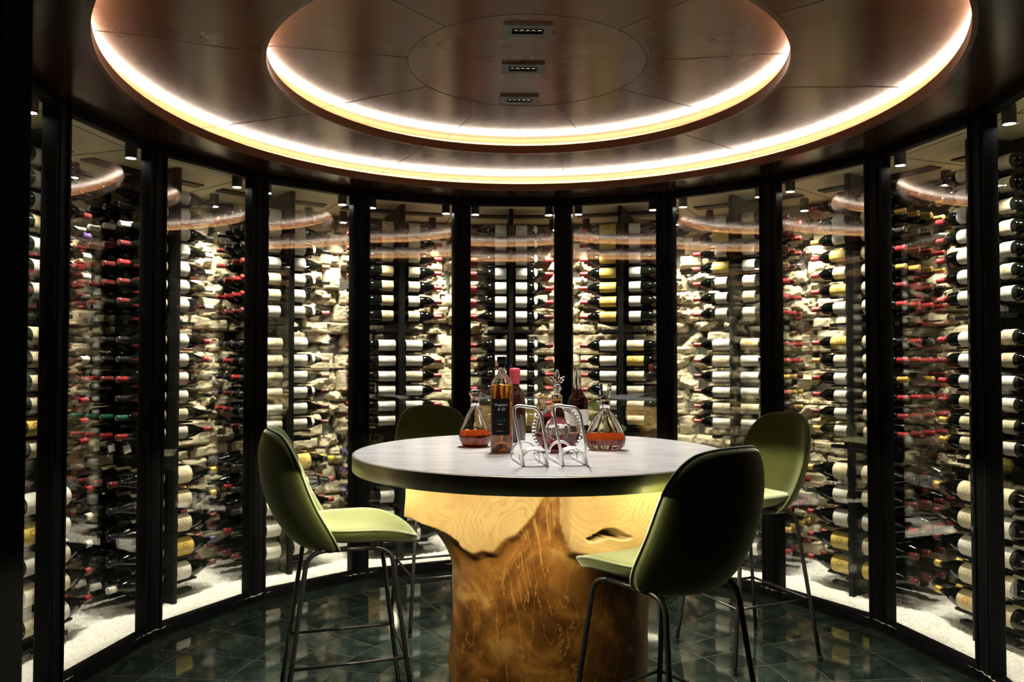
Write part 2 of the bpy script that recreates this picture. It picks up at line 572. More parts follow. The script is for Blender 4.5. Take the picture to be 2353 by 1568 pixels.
# three slot downlights in the ceiling centre
for i, (x, y) in enumerate(((-.013, -.355), (-.028, .018), (-.042, .410))):
    t = thing('slot_downlight', ['black slot downlight nearest the entrance in the ceiling centre', 'middle one of three black slot downlights in the veneer ceiling',
              'black slot downlight nearest the middle pane in the ceiling centre'][i], 'light', (x, y, Z_C2), radians(2.2), 'slot downlights in the ceiling centre')
    b = MB()
    W, D, w, d = .180, .102, .118, .048
    for (cx, cy, sx, sy) in ((0, (D + d) / 4, W, (D - d) / 2), (0, -(D + d) / 4, W, (D - d) / 2), ((W + w) / 4, 0, (W - w) / 2, d), (-(W + w) / 4, 0, (W - w) / 2, d)):
        b.box((cx, cy, -.005), (sx, sy, .010))
    b.obj('frame', M['vent'], t)
    b = MB(); b.box((0, 0, .0005), (w, d, .001)); b.obj('baffle', M['vent_in'], t)
    for k in range(5):
        b = MB()
        b.lathe([(.0, -.002), (.0075, -.002), (.0095, -.0075)], 12, Matrix.Translation((-.044 + .022 * k, 0, 0)))
        b.obj('reflector', M['steel'], t)
    ld = bpy.data.lights.new('table_spot', 'SPOT')
    ld.energy = 80; ld.spot_size = radians(73); ld.spot_blend = .10; ld.shadow_soft_size = .03
    ld.color = (1, .95, .90)
    lo = link('table_spot', ld, t); lo.location = (0, 0, -.02)
    aim = Vector((.02, -.36, 1.0)) - Vector((x, y, Z_C2))
    lo.rotation_euler = (rotz(-radians(2.2)) @ aim.to_track_quat('-Z', 'Y').to_matrix().to_4x4()).to_euler()

# glass wall: eleven panes, one frame each, posts between
def vert(k):                       # polygon corner between pane k-1 and pane k
    return pol(PHI0 + (k - .5) * DPHI, R_POST)
Z_GB, Z_GT = .060, 2.385
WORD = ['first', 'second', 'third', 'fourth', 'fifth', 'sixth', 'seventh', 'eighth', 'ninth', 'tenth', 'eleventh', 'twelfth']
for n, k in enumerate(range(-5, 6)):
    a, b = vert(k), vert(k + 1)
    d = (b - a); L = d.length; t = d.normalized(); nrm = Vector((-t.y, t.x, 0))
    ang = atan2(d.y, d.x)
    mid = (a + b) / 2
    W = L - 2 * .0616
    g = MB(); g.box((0, 0, (Z_GB + Z_GT) / 2), (W + .02, .010, Z_GT - Z_GB + .02))
    go = g.obj('window_%d' % (n + 1), M['pane'])
    go.location = mid; go.rotation_euler = (0, 0, ang)
    tag(go, '%s clear glass pane counted from the left end of the cellar wall' % WORD[n], 'window', kind='structure')
    f = MB()
    sw = .044
    for s in (-1, 1):
        f.box((s * (W / 2 + sw / 2), 0, Z_C0 / 2), (sw, .05, Z_C0), None, .004)
        f.box((s * (W / 2 + .006), -.027, Z_C0 / 2), (.012, .012, Z_C0))
    f.box((0, 0, Z_GB / 2), (W, .05, Z_GB), None, .004)
    f.box((0, 0, (Z_GT + Z_C0) / 2), (W, .05, Z_C0 - Z_GT), None, .004)
    f.box((0, -.012, .008), (L, .05, .016))
    f.obj('window_frame', M['black'], go)
for n, k in enumerate(range(-5, 7)):
    p = vert(k)
    f = MB(); f.box((0, .0, Z_C0 / 2), (.036, .072, Z_C0), None, .004)
    o = f.obj('trim_%d' % (n + 1), M['black'])
    o.location = p; o.rotation_euler = (0, 0, -(PHI0 + (k - .5) * DPHI))
    tag(o, '%s black post of the glass wall counted from the left' % WORD[n], 'post', kind='structure')

# dark walls that close the room beside the entrance, and the passage
def panel(name, p, q, label, z1=2.75, th=.06, mat='dark_wall'):
    p, q = Vector((p[0], p[1], 0)), Vector((q[0], q[1], 0))
    d = q - p
    b = MB(); b.box((0, 0, z1 / 2), (d.length, th, z1))
    o = b.obj(name, M[mat]); o.location = (p + q) / 2; o.rotation_euler = (0, 0, atan2(d.y, d.x))
    return tag(o, label, 'wall', kind='structure')
vl, vr = vert(-5), vert(6)
vl2, vr2 = vert(-6), vert(7)
panel('wall_left_return', vl2 * 1.012, vl * 1.012, 'dark wall panel beside the left end of the glass wall')
panel('wall_right_return', vr * 1.012, vr2 * 1.012, 'dark wall panel beside the right end of the glass wall')
jl, jr = (-1.150, -1.540), (1.12, -1.575)
panel('wall_left_jamb', jl, vl2 * 1.012, 'black jamb wall left of the entrance')
panel('wall_right_jamb', vr2 * 1.012, jr, 'black jamb wall right of the entrance')
panel('wall_left_passage', (-1.30, -7.2), (-1.30, -1.45), 'dark left wall of the entrance passage')
panel('wall_right_passage', (1.33, -1.45), (1.33, -7.2), 'dark right wall of the entrance passage')
panel('wall_passage_end', (1.4, -7.25), (-1.4, -7.25), 'dark end wall of the entrance passage')

# ------------------------------------------------------------------ cellar: stone wall, gravel, ceiling
R_ST = 2.765
def stone_wall():
    a0, a1 = radians(-118), radians(118)
    step = .0105
    S = (a1 - a0) * R_ST
    nu, nz = int(S / step), int((2.43 - .0) / step)
    s = np.linspace(0, S, nu); z = np.linspace(0, 2.43, nz)
    SS, ZZ = np.meshgrid(s, z)
    # wobble the joints a little
    SW = SS + .010 * vnoise(SS * 9, ZZ * 9, 3) + .004 * vnoise(SS * 30, ZZ * 30, 4)
    ZW = ZZ + .012 * vnoise(SS * 4, ZZ * 7, 5) + .004 * vnoise(SS * 28, ZZ * 28, 6)
    H = np.full(SS.shape, -.03)
    zc = -.02
    while zc < 2.5:
        h = RNG.choice([.085, .10, .115, .13, .15, .17], p=[.2, .2, .22, .18, .12, .08])
        sc_ = -RNG.uniform(0, .2)
        while sc_ < S:
            w = RNG.uniform(.10, .29) * (1.15 if h > .12 else 1)
            m = (SW >= sc_) & (SW < sc_ + w) & (ZW >= zc) & (ZW < zc + h)
            if m.any():
                u = (SW[m] - sc_) / w; v = (ZW[m] - zc) / h
                du = np.minimum(u, 1 - u) * w; dv = np.minimum(v, 1 - v) * h
                d = np.minimum(du, dv)
                X = (u - .5) * w; Z = (v - .5) * h
                base = RNG.uniform(.005, .040)
                flat = RNG.random() < .30
                hh = np.full(X.shape, base + .02)
                for _ in range(3 if flat else 7):
                    g = RNG.normal(0, .16 if flat else .52, 2)
                    o = base + RNG.uniform(.0, .025)
                    hh = np.minimum(hh, o + g[0] * X + g[1] * Z)
                seed = int(RNG.integers(1, 9999))
                rough = .25 if flat else 1.0
                n = (1 - 2 * np.abs(vnoise(SS[m] * 16, ZZ[m] * 19, seed))) * .019 + (1 - 2 * np.abs(vnoise(SS[m] * 37, ZZ[m] * 41, seed + 1))) * .011
                hh = hh + n * rough
                edge = np.clip(d / .014, 0, 1)
                hh = np.where(d < .004, -.03, hh * (.35 + .65 * edge ** .6) - .012 * (1 - edge))
                H[m] = np.clip(hh, -.03, .095)
            sc_ += w
        zc += h
    A = a0 + SS / R_ST
    Rr = R_ST - H
    P = np.stack([Rr * np.sin(A), Rr * np.cos(A), ZZ], -1)
    me = grid_mesh('wall_stone', P, [M['stone'], M['mortar']], smooth=False)
    # joints take the dark gap colour
    hm = (H[:-1, :-1] + H[1:, 1:]) / 2 < -.022
    me.polygons.foreach_set('material_index', hm.reshape(-1).astype(np.int32))
    o = link('wall_stone', me)
    return tag(o, 'rough pale split limestone wall curving behind the wine racks', 'wall', kind='structure')
stone_wall()

def gravel():
    a = np.linspace(radians(-116), radians(116), 620)
    r = np.linspace(1.90, 2.80, 80)
    A, Rr = np.meshgrid(a, r)
    X, Y = Rr * np.sin(A), Rr * np.cos(A)
    Z = .046 + .004 * vnoise(X * 9, Y * 9, 21) + .005 * vnoise(X * 70, Y * 70, 22) + .003 * vnoise(X * 150, Y * 150, 23)
    Z = Z + np.clip((Rr - 2.62) / .18, 0, 1) * .012
    # keep it under the sill of the flat panes
    me = grid_mesh('gravel', np.stack([X, Y, Z], -1), M['gravel'])
    tag(link('gravel', me), 'bed of fine white gravel behind the glass wall', 'gravel', kind='stuff')
gravel()

cc = MB()
n = 116
v, f = [], []
for i in range(n + 1):
    a = radians(-116 + 2 * i)
    for (r, zz) in ((1.955, Z_CELLAR), (2.86, Z_CELLAR), (2.86, Z_CELLAR + .02), (1.955, Z_CELLAR + .02)):
        v.append(pol(a, r, zz))
for i in range(n):
    for k in range(4):
        f.append((i * 4 + k, i * 4 + (k + 1) % 4, i * 4 + 4 + (k + 1) % 4, i * 4 + 4 + k))
cc.add(v, f, False)
o_cc = tag(cc.obj('ceiling_cellar', M['cellar_ceiling']), 'olive painted panel ceiling above the wine racks behind glass', 'ceiling', kind='structure')
jm = MB()
for k in range(-5, 7):
    a = PHI0 + (k - .5) * DPHI
    p, q = pol(a, 1.98), pol(a, 2.8)
    seam(jm, (p.x, p.y), (q.x, q.y), Z_CELLAR - .001, .006)
    b = PHI0 + (k + .5) * DPHI
    if k < 6:
        p, q = pol(a, 2.09), pol(b, 2.09)
        seam(jm, (p.x, p.y), (q.x, q.y), Z_CELLAR - .001, .004)
jm.obj('panel_joint', M['joint'], o_cc)
# air slots between the lamp rows
for k in range(-5, 6):
    sl = MB()
    a, b = PHI0 + k * DPHI - radians(8.5), PHI0 + k * DPHI + radians(8.5)
    m = 10
    v, f = [], []
    for i in range(m + 1):
        t_ = a + (b - a) * i / m
        for (r, zz) in ((2.385, Z_CELLAR), (2.385, Z_CELLAR - .010), (2.475, Z_CELLAR - .010), (2.475, Z_CELLAR)):
            v.append(pol(t_, r, zz))
    for i in range(m):
        for q in range(3):
            f.append((i * 4 + q, i * 4 + 4 + q, i * 4 + 5 + q, i * 4 + 1 + q))
    f += [(0, 1, 2, 3), (m * 4 + 3, m * 4 + 2, m * 4 + 1, m * 4)]
    sl.add(v, f, False)
    tag(sl.obj('air_vent', M['rack']), 'long black air slot in the cellar ceiling behind the %s glass pane from left' % WORD[k + 5], 'vent', 'air slots in the cellar ceiling')

# surface mounted spot lamps: a near row by the glass, a back row by the stone
def make_spot():
    t = thing('ceiling_spotlight', '', 'light')
    b = MB()
    b.lathe([(.0, 0), (.027, 0), (.027, -.078), (.0245, -.080), (.0235, -.080), (.0225, -.0765), (0, -.0765)], 24, None, False)
    b.obj('housing', M['lamp_body'], t)
    b = MB(); b.lathe([(.0, -.0785), (.0225, -.0785)], 24, None, False); 
    b.v = [(x, y, z) for (x, y, z) in b.v]
    b.f = [tuple(reversed(q)) for q in b.f]
    b.obj('lens', M['lens'], t)
    return t
spot0 = make_spot()
first = True
for row, r in (('front', 1.985), ('back', 2.585)):
    for n, k in enumerate(range(-5, 7)):
        for s in (-1, 1):
            a = PHI0 + (k - .5) * DPHI + s * radians(2.85 if row == 'front' else 2.75)
            if first: t = spot0; first = False
            else: t = copy_tree(spot0)
            t.location = pol(a, r, Z_CELLAR)
            t.rotation_euler = (0, 0, -a)
            t['label'] = 'black cylinder spotlight, %s row, %s of the %s post counted from the left' % (row, 'left' if s < 0 else 'right', WORD[n])
            t['group'] = 'cylinder spotlights of the %s row' % row
            ld = bpy.data.lights.new('lamp_beam', 'SPOT')
            dim = 1.0 - .13 * max(0, abs(k - .5) - 2.0)
            if row == 'front':
                ld.energy = 88 * dim; ld.spot_size = radians(62); tilt = radians(20)
            else:
                ld.energy = 34 * dim; ld.spot_size = radians(84); tilt = radians(1.5)
            ld.spot_blend = .7; ld.shadow_soft_size = .018
            ld.color = (1, .93, .74)
            lo = link('lamp_beam', ld, t)
            lo.location = (0, 0, -.085)
            lo.rotation_euler = (tilt, 0, 0)

# ------------------------------------------------------------------ wine racks and bottles
ROW_U = [2.25, 2.15, 2.052, 1.955, 1.857, 1.76, 1.66]
ROW_M = [1.464, 1.363, 1.262, 1.165, 1.067, .971]
ROW_L = [.735, .605, .475, .345, .215]
ZS = lambda z: 1.35 + (z - 1.35) * 1.022
ROWS = [(z, 'U') for z in ROW_U] + [(z, 'M') for z in ROW_M] + [(z, 'L') for z in ROW_L]
ROWS = [(ZS(z), b_) for z, b_ in ROWS]
EMPTY = [ZS(1.560), ZS(.875), .082]
R_F, R_B = 2.135, 2.650
DEPTHS = [2.222, 2.347, 2.472, 2.597]
TYPES = {  # (x along axis, radius)
    'bordeaux': [(0, .0), (0, .029), (.004, .0355), (.17, .0365), (.184, .0345), (.197, .027), (.209, .0185), (.222, .0145), (.268, .0142), (.268, .0155), (.275, .0155), (.275, 0)],
    'burgundy': [(0, .0), (0, .032), (.004, .0395), (.115, .0405), (.145, .0375), (.172, .029), (.197, .0195), (.218, .0152), (.270, .0145), (.270, .0158), (.278, .0158), (.278, 0)],
    'magnum': [(0, .0), (0, .040), (.005, .048), (.145, .0490), (.180, .0455), (.212, .035), (.238, .0235), (.258, .0180), (.306, .0170), (.306, .0185), (.316, .0185), (.316, 0)],
}
LABX = {'bordeaux': (.034, .112, .0365), 'burgundy': (.014, .092, .0405), 'magnum': (.026, .118, .0490)}
LABX_WIDE = {'bordeaux': (.018, .132, .0365), 'burgundy': (.018, .110, .0405), 'magnum': (.024, .135, .0490)}
AXM = Matrix(((0, 0, 1, 0), (0, 1, 0, 0), (-1, 0, 0, 0), (0, 0, 0, 1)))   # Z axis -> X axis

def cap_profile(kind):
    p = TYPES[kind]
    L = p[-1][0]
    r = p[-4][1] + .0007
    x0 = L - (.062 if kind != 'magnum' else .068)
    return [(r, x0), (r, L - .010), (r + .0013, L - .008), (r + .0013, L - .001), (r - .001, L + .0006), (0, L + .0006)]

def rev(prof): return [(r, x) for (x, r) in prof]
BM = {}
for kd, pr in TYPES.items():
    b = MB(); b.lathe(rev(pr), 24, AXM); BM[kd] = b.mesh('wine_bottle', M['bottle'])
# label faces: local angle a with (y, z) = (cos a, sin a); the room side is -Y (side +1) or +Y (side -1)
def label_mesh(kd, side, mat, wide=False):
    x0, x1, r = (LABX_WIDE if wide is True else LABX)[kd]
    if wide == 'high':          # label set closer to the shoulder
        x0, x1 = {'bordeaux': (.098, .168), 'burgundy': (.072, .114), 'magnum': (.085, .145)}[kd]
    n = 18
    cen = pi if side > 0 else 0.0
    up = -radians(16) if side > 0 else radians(16)
    v = []
    for i in range(n + 1):
        a = cen + up + radians(-100 + 200 * i / n)
        for x in (x0, x1):
            v.append((x, (r + .0008) * cos(a), (r + .0008) * sin(a)))
    b = MB()
    b.add(v, [(2 * i, 2 * i + 1, 2 * i + 3, 2 * i + 2) for i in range(n)], True)
    me = b.mesh('label', mat)
    ul = me.uv_layers.new(name='UVMap')
    for li, lp in enumerate(me.loops):
        ul.data[li].uv = (lp.vertex_index % 2, (lp.vertex_index // 2) / n)
    return me
LM = {}
def get_label(kd, side, code, wide=False):
    k = (kd, side, code, wide)
    if k not in LM: LM[k] = label_mesh(kd, side, LAB[code][0], wide)
    return LM[k]
CM = {}
def get_cap(kd, code):
    k = (kd, code)
    if k not in CM:
        b = MB(); b.lathe(cap_profile(kd), 18, AXM); CM[k] = b.mesh('foil_capsule', CAP[code][0])
    return CM[k]
OV = {}
def get_oval(kd, side):
    k = (kd, side)
    if k not in OV:
        b = MB(); n = 14
        cen = pi if side > 0 else 0.0
        v = []
        for i in range(n + 1):
            q = -1 + 2 * i / n
            hw = .011 * sqrt(max(0, 1 - q * q))
            a = cen + q * radians(62) - (radians(25) if side > 0 else -radians(25))
            for s in (-1, 1):
                x = (.155 if kd == 'burgundy' else .19) + s * hw
                pr = TYPES[kd]; r = 0
                for (xa, ra), (xb, rb) in zip(pr[1:], pr[2:]):
                    if xa <= x <= xb and xb > xa: r = ra + (rb - ra) * (x - xa) / (xb - xa)
                v.append((x, (r + .001) * cos(a), (r + .001) * sin(a)))
        b.add(v, [(2 * i, 2 * i + 1, 2 * i + 3, 2 * i + 2) for i in range(n)], True)
        OV[k] = b.mesh('neck_label', M['oval'])
    return OV[k]

# label and foil colours of the front bottles, row by row: upper seven, middle six, lower five
SPEC = {
    (-4, -1): ('wwwtwww' 'ctccyc' 'wywcc', 'kkmkkmk' 'kkmkkk' 'kkmkk'),
    (-4, 1): ('wwwwwww' 'wwwwww' 'wwccw', 'kkmpwwk' 'kwmrrr' 'rwwrr'),
    (-3, -1): ('ccwccwc' 'cwwccc' 'cccwc', 'kkwmrmm' 'kkrknr' 'mkkkw'),
    (-3, 1): ('wwwwwww' 'wwwwcw' 'cccyw', 'kwkwwww' 'rrkkkr' 'ggmpm'),
    (-2, -1): ('wccwccw' 'ctccww' 'wwwww', 'kkkrrrm' 'kkkkkk' 'kkkkm'),
    (-2, 1): ('ccwwwww' 'wwwwww' 'ywwww', 'bbkbkbr' 'kbbmmm' 'yrrbb'),
    (-1, -1): ('ttttttt' 'wwwwww' 'ccwww', 'rrrrrrr' 'rrrrrr' 'pppmm'),
    (-1, 1): ('cccccwc' 'wwcwww' 'wwwww', 'rrrrrmr' 'mrrrrr' 'rrbbb'),
    (0, -1): ('wwwwwww' 'wwwwww' 'wcwcw', 'mmmrrrr' 'rrkrrr' 'rmrrm'),
    (0, 1): ('wwwwwww' 'wwwwww' 'cwcww', 'mmrrrrm' 'mrrrrr' 'rrmrr'),
    (1, -1): ('yyyyyyy' 'wwwwwc' 'wcwcw', 'rrrrrrr' 'rrrrrr' 'mrrmr'),
    (1, 1): ('wwwwwww' 'cycccc' 'ycwcc', 'rrrrrrr' 'mrrrmr' 'rmrrm'),
    (2, -1): ('wywywww' 'wcwwcw' 'wwwww', 'rrrrrrr' 'rrmmrr' 'rrmrr'),
    (2, 1): ('ctwwwcw' 'owwwcw' 'ywwww', 'rrrgrrr' 'rrgggm' 'mmrgr'),
    (3, -1): ('wwwycyw' 'ycwwww' 'cwwyy', 'rrgrrrr' 'rgrrmg' 'gkrrr'),
    (3, 1): ('ccccccw' 'ccwccc' 'ccwcy', 'kgkrgmr' 'krgrrr' 'kmrmm'),
    (4, -1): ('cwwwwww' 'wwwccc' 'ccwco', 'kgrmrrr' 'rmrmgg' 'gmmgg'),
    (4, 1): ('ccccwcw' 'ctwwcw' 'cwwcc', 'kkmkkmk' 'kkmkkk' 'kkmkk'),
}
RACKNAME = {-4: 'leftmost rack', -3: 'second-from-left rack', -2: 'third-from-left rack', -1: 'rack just left of centre', 0: 'middle rack',
            1: 'rack just right of centre', 2: 'third-from-right rack', 3: 'second-from-right rack', 4: 'rightmost rack'}
ROWNAME = ['top', 'second', 'third', 'fourth', 'fifth', 'sixth', 'seventh', 'eighth', 'ninth', 'tenth', 'eleventh', 'twelfth', 'thirteenth', 'fourteenth', 'fifteenth', 'sixteenth', 'seventeenth', 'bottom']
FRONT = {}
# front bottles wholly hidden by the table and stools: they lie in the mass with the deeper ones
HIDDEN = {(-2, 1, 16), (-1, -1, 13), (-1, -1, 14), (-1, -1, 17), (-1, 1, 12)} | {(-1, 1, i) for i in range(13, 17)} | \
    {(k, s_, i) for k in (0, 1) for s_ in (-1, 1) for i in range(13, 18)} | {(2, -1, i) for i in range(13, 18)} | {(2, 1, i) for i in range(13, 16)}

def kind_for(k, side, blk):
    if blk == 'L': return 'magnum'
    if k in (-3, -4) or k == 0: return 'burgundy'
    if k == -2 and side > 0: return 'burgundy'
    return 'bordeaux'
def axis_z(kd): return {'bordeaux': .0365, 'burgundy': .0405, 'magnum': .049}[kd]

# one rack with its pegs, copied for the others
def make_rack():
    t = thing('wine_rack', '', 'wine rack')
    b = MB()
    b.box((0, (R_F + R_B) / 2 + .01, (Z_CELLAR + .03) / 2), (.026, R_B - R_F - .02, Z_CELLAR - .036))
    b.obj('fin_panel', M['rack'], t)
    b = MB(); b.box((0, R_F + .008, (Z_CELLAR + .03) / 2), (.027, .016, Z_CELLAR - .036), None, .002)
    b.obj('front_edge', M['rack'], t)
    meshes = {}
    for (nm, L, w, th) in (('U', .150, .030, .010), ('L', .185, .034, .012), ('E', .150, .042, .020)):
        b = MB()
        out_ = [(0, R_F + .02)]
        for d in DEPTHS:
            out_ += [(.004, d - w / 2), (L, d - w / 2), (L, d + w / 2), (.004, d + w / 2)]
        out_ += [(0, R_B - .02)]
        nn_ = len(out_)
        b.v = [(x, y, -th / 2) for x, y in out_] + [(x, y, th / 2) for x, y in out_]
        b.f = [tuple(range(nn_ - 1, -1, -1)), tuple(range(nn_, 2 * nn_))] + [(i, (i + 1) % nn_, nn_ + (i + 1) % nn_, nn_ + i) for i in range(nn_)]
        b.m = [0] * len(b.f); b.sm = [False] * len(b.f)
        meshes[nm] = b.mesh('peg_rail', M['rack'])
    rows = [(z - ({'U': .0415, 'M': .0415, 'L': .049}[bl]) - (.0055 if bl != 'L' else .0065), 'L' if bl == 'L' else 'U') for (z, bl) in ROWS] + [(z, 'E') for z in EMPTY]
    for s in (1, -1):
        for (z, nm) in rows:
            o = link('peg_rail', meshes[nm], t)
            o.location = (s * .013, 0, z)
            if s < 0: o.scale = (-1, 1, 1)
    return t
rack0 = make_rack()
stuff = MB()
stuff_mats = [M['bottle']] + [LAB[c][0] for c in LAB] + [CAP[c][0] for c in CAP]
MI = {m.name: i for i, m in enumerate(stuff_mats)}
def stuff_bottle(kd, Mx, lc, cc_, side, n=12):
    pr = TYPES[kd]
    stuff.lathe(rev(pr), n, Mx @ AXM, True, 0)
    stuff.lathe(cap_profile(kd), n, Mx @ AXM, True, MI[CAP[cc_][0].name])
    me = get_label(kd, side, lc)
    stuff.add([Mx @ vv.co for vv in me.vertices], [tuple(p.vertices) for p in me.polygons], True, MI[LAB[lc][0].name])

for k in range(-4, 5):
    phi = PHI0 + k * DPHI
    t = rack0 if k == -4 else copy_tree(rack0)
    t.location = (0, 0, 0)
    t.rotation_euler = (0, 0, -phi)
    t['label'] = 'black steel display fin with bottle pegs, %s behind the glass' % RACKNAME[k]
    t['group'] = 'wine racks behind the glass wall'
    out, tan = pol(phi, 1.0), Vector((cos(phi), -sin(phi), 0))
    for side in (-1, 1):
        labs, caps = SPEC[(k, side)]
        for i, (z, blk) in enumerate(ROWS):
            kd = kind_for(k, side, blk)
            zz = z - (.0415 if blk != 'L' else .049) + axis_z(kd) + .0012
            for j, d in enumerate(DEPTHS):
                base = out * d + tan * (side * .0185)
                rz = -phi + (0 if side > 0 else pi)
                if j == 0 and (k, side, i) not in HIDDEN:
                    o = link('wine_bottle', BM[kd])
                    o.location = (base.x, base.y, zz)
                    o.rotation_euler = (0, 0, rz)
                    FRONT[o.name] = (k, side, i)
                    link('label', get_label(kd, side, labs[i], 'high' if (k, side) == (4, 1) else (labs[i] in 'yo' or (blk == 'M' and abs(k) in (1, 2)))), o)
                    link('foil_capsule', get_cap(kd, caps[i]), o)
                    if k == 0 and side > 0 and blk != 'L': link('neck_label', get_oval(kd, side), o)
                    if k == -2 and side > 0 and blk != 'L' and i % 2 == 0: link('neck_label', get_oval(kd, side), o)
                    tag(o, '%s-labelled bottle with %s foil, %s row, %s side of the %s' % (
                        LAB[labs[i]][1], CAP[caps[i]][1], ROWNAME[i], 'left' if side < 0 else 'right', RACKNAME[k]), 'bottle',
                        'wine bottles at the front of the racks')
                else:
                    rr = random.Random(hash((k, side, i, j)) & 0xffff)
                    if j > 0 and rr.random() < .04: continue
                    c_ = caps[i] if rr.random() < .8 else rr.choice('rmk')
                    l_ = labs[i] if rr.random() < .8 else rr.choice('wc')
                    Mx = Matrix.Translation((base.x, base.y, zz)) @ rotz(rz)
                    stuff_bottle(kd, Mx, l_, c_, side)
so = stuff.obj('stored_bottles', stuff_mats)
tag(so, 'dark wine bottles lying deeper on the racks behind the front row', 'bottles', kind='stuff')

# paper tags hanging from bottle necks of the second rack (twelfth to thirteenth row)
phi = PHI0 - 3 * DPHI
for j, d in enumerate(DEPTHS[:3]):
    base = pol(phi, d) + Vector((cos(phi), -sin(phi), 0)) * (-.235)
    z = ROWS[12][0] - .001
    t = thing('price_tag', ['white paper tag nearest the glass hanging from a red-foiled neck', 'white paper tag hanging behind the nearest one', 'white paper tag hanging deepest on the rack'][j],
              'tag', (base.x, base.y, z - .016), -phi + radians(10 * (j - 1)), 'paper tags on the bottle necks')
    b = MB(); b.box((0, 0, -.048), (.038, .0012, .042), Matrix.Rotation(radians(-16 + 6 * j), 4, 'Y')); b.obj('card', M['tagpaper'], t)
    b = MB(); b.tube([(0, 0, 0), (.001, 0, -.014), (.003, 0, -.028)], .0007, 5); b.obj('string', M['tagpaper'], t)

# ------------------------------------------------------------------ bar table with carved root base
TX, TY, TR, TZ = .030, -.369, .673, 1.029
def sstep(x): 
    x = np.clip(x, 0, 1); return x * x * (3 - 2 * x)
def make_table():
    t = thing('bar_table', 'round bar table with grey marble top and brass edge on a carved root trunk', 'table', (TX, TY, 0))
    b = MB()
    b.lathe([(0, .986), (TR - .006, .986), (TR - .006, 1.0270), (TR - .0075, TZ), (0, TZ)], 160, None, False)
    b.obj('table_top', M['marble'], t)
    b = MB()
    b.lathe([(TR - .006, .9735), (TR - .001, .9735), (TR, .9745), (TR, 1.0265), (TR - .001, 1.0275), (TR - .006, 1.0275), (TR - .006, .9735)], 200, None, True)
    b.obj('brass_edge', M['rim'], t)
    b = MB()
    b.lathe([(.545, .9855), (.545, .977), (.565, .977), (.565, .9855)], 120, None, False)
    b.obj('light_strip', M['led_table'], t)
    # twelve short lamps of the same strip looking outwards from under the rim
    for k in range(12):
        a = 2 * pi * (k + .5) / 12
        ld = bpy.data.lights.new('edge_lamp', 'AREA')
        ld.shape = 'RECTANGLE'; ld.size = .28; ld.size_y = .007; ld.energy = 6.5; ld.color = (1, .87, .62)
        lo = link('edge_lamp', ld, t)
        lo.location = (.575 * cos(a), .575 * sin(a), .981)
        lo.rotation_euler = Vector((cos(a), sin(a), -.16)).to_track_quat('-Z', 'Y').to_euler()
    # trunk: radius as a function of angle and height about its own axis
    cx, cy, YS = .032, .0, .62
    na, nz = 420, 230
    A = np.linspace(0, 360, na, endpoint=False); Z = np.linspace(.0, .985, nz)
    AA, ZZ = np.meshgrid(A, Z)
    a = np.radians(AA)
    r0 = .352 + .016 * np.cos(a - .3) * ZZ + .012 * vnoise(AA / 38, ZZ * 3.5, 31) + .006 * vnoise(AA / 14, ZZ * 7, 32)
    r0 = r0 + .030 * np.clip((ZZ - .35) / .6, 0, 1) ** 2 * np.clip(np.cos(a - radians(5)), 0, 1)
    # periodic blend of the noise at the seam
    sap = np.zeros_like(AA); add = np.zeros_like(AA)
    def lobe(cen, amps, seams, widths, offs, sapv=1.0):
        d = (AA - cen + 180) % 360 - 180
        Aamp = np.interp(d, offs, amps, 0, 0)
        zs = np.interp(d, offs, seams) + .010 * vnoise(AA / 7, ZZ * 0 + 3.3, int(cen))
        w = np.interp(d, offs, widths)
        q = np.clip((ZZ - (zs - w)) / w, 0, 1)
        q = np.where(w > .08, 1 - np.sqrt(np.clip(1 - q * q, 0, 1)) * .85 - .15 * (1 - q), sstep(q))
        inside = (d > offs[0]) & (d < offs[-1])
        return np.where(inside, Aamp * q, 0), np.where(inside, sstep((ZZ - zs + w * .4) / .02) * sapv, 0)
    L = []
    L.append(lobe(190, [0, .09, .165, .178, .145, .085, .045, .038, .030, .018, 0], [.80, .80, .80, .795, .785, .745, .695, .710, .770, .84, .92],
                  [.06, .15, .19, .19, .17, .11, .030, .022, .022, .02, .02], [-50, -35, -20, 0, 14, 24, 35, 48, 60, 70, 78]))
    L.append(lobe(304, [0, .075, .105, .115, .11, .10, .06, 0], [.80, .725, .705, .70, .70, .72, .76, .8],
                  [.02, .03, .035, .04, .05, .07, .08, .08], [-29, -26, -14, 0, 16, 32, 48, 60]))
    L.append(lobe(50, [0, .10, .13, .1, 0], [.8, .76, .74, .76, .8], [.1, .12, .14, .12, .1], [-50, -25, 0, 25, 50]))
    L.append(lobe(110, [0, .09, .12, .09, 0], [.8, .78, .72, .76, .8], [.1, .1, .12, .1, .1], [-38, -20, 0, 18, 35]))
    for (ad, sp) in L:
        add = np.maximum(add, ad); sap = np.maximum(sap, sp)
    # chamfer under the lobes ends near the top
    R = r0 + add
    R = R + .005 * vnoise(AA / 9, ZZ * 16, 41) * sap
    # knot hollow in the right hand lobe
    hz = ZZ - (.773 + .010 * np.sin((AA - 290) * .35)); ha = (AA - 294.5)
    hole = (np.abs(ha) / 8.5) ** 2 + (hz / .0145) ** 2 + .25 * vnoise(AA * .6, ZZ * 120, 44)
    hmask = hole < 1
    R = R - .10 * sstep((1.15 - hole) / .3)
    # small worm holes
    for (ka, kz, kr) in ((249, .905, .011), (256, .925, .005), (308, .93, .012)):
        dd = np.sqrt(((AA - ka) * .0075) ** 2 + (ZZ - kz) ** 2)
        R = R - .012 * sstep((kr - dd) / .004)
    P = np.stack([cx + R * np.cos(a), cy + YS * R * np.sin(a), ZZ], -1)
    me = grid_mesh('trunk_base', P, [M['teak'], M['hollow']], closed_u=True)
    at = me.attributes.new('sap', 'FLOAT', 'POINT')
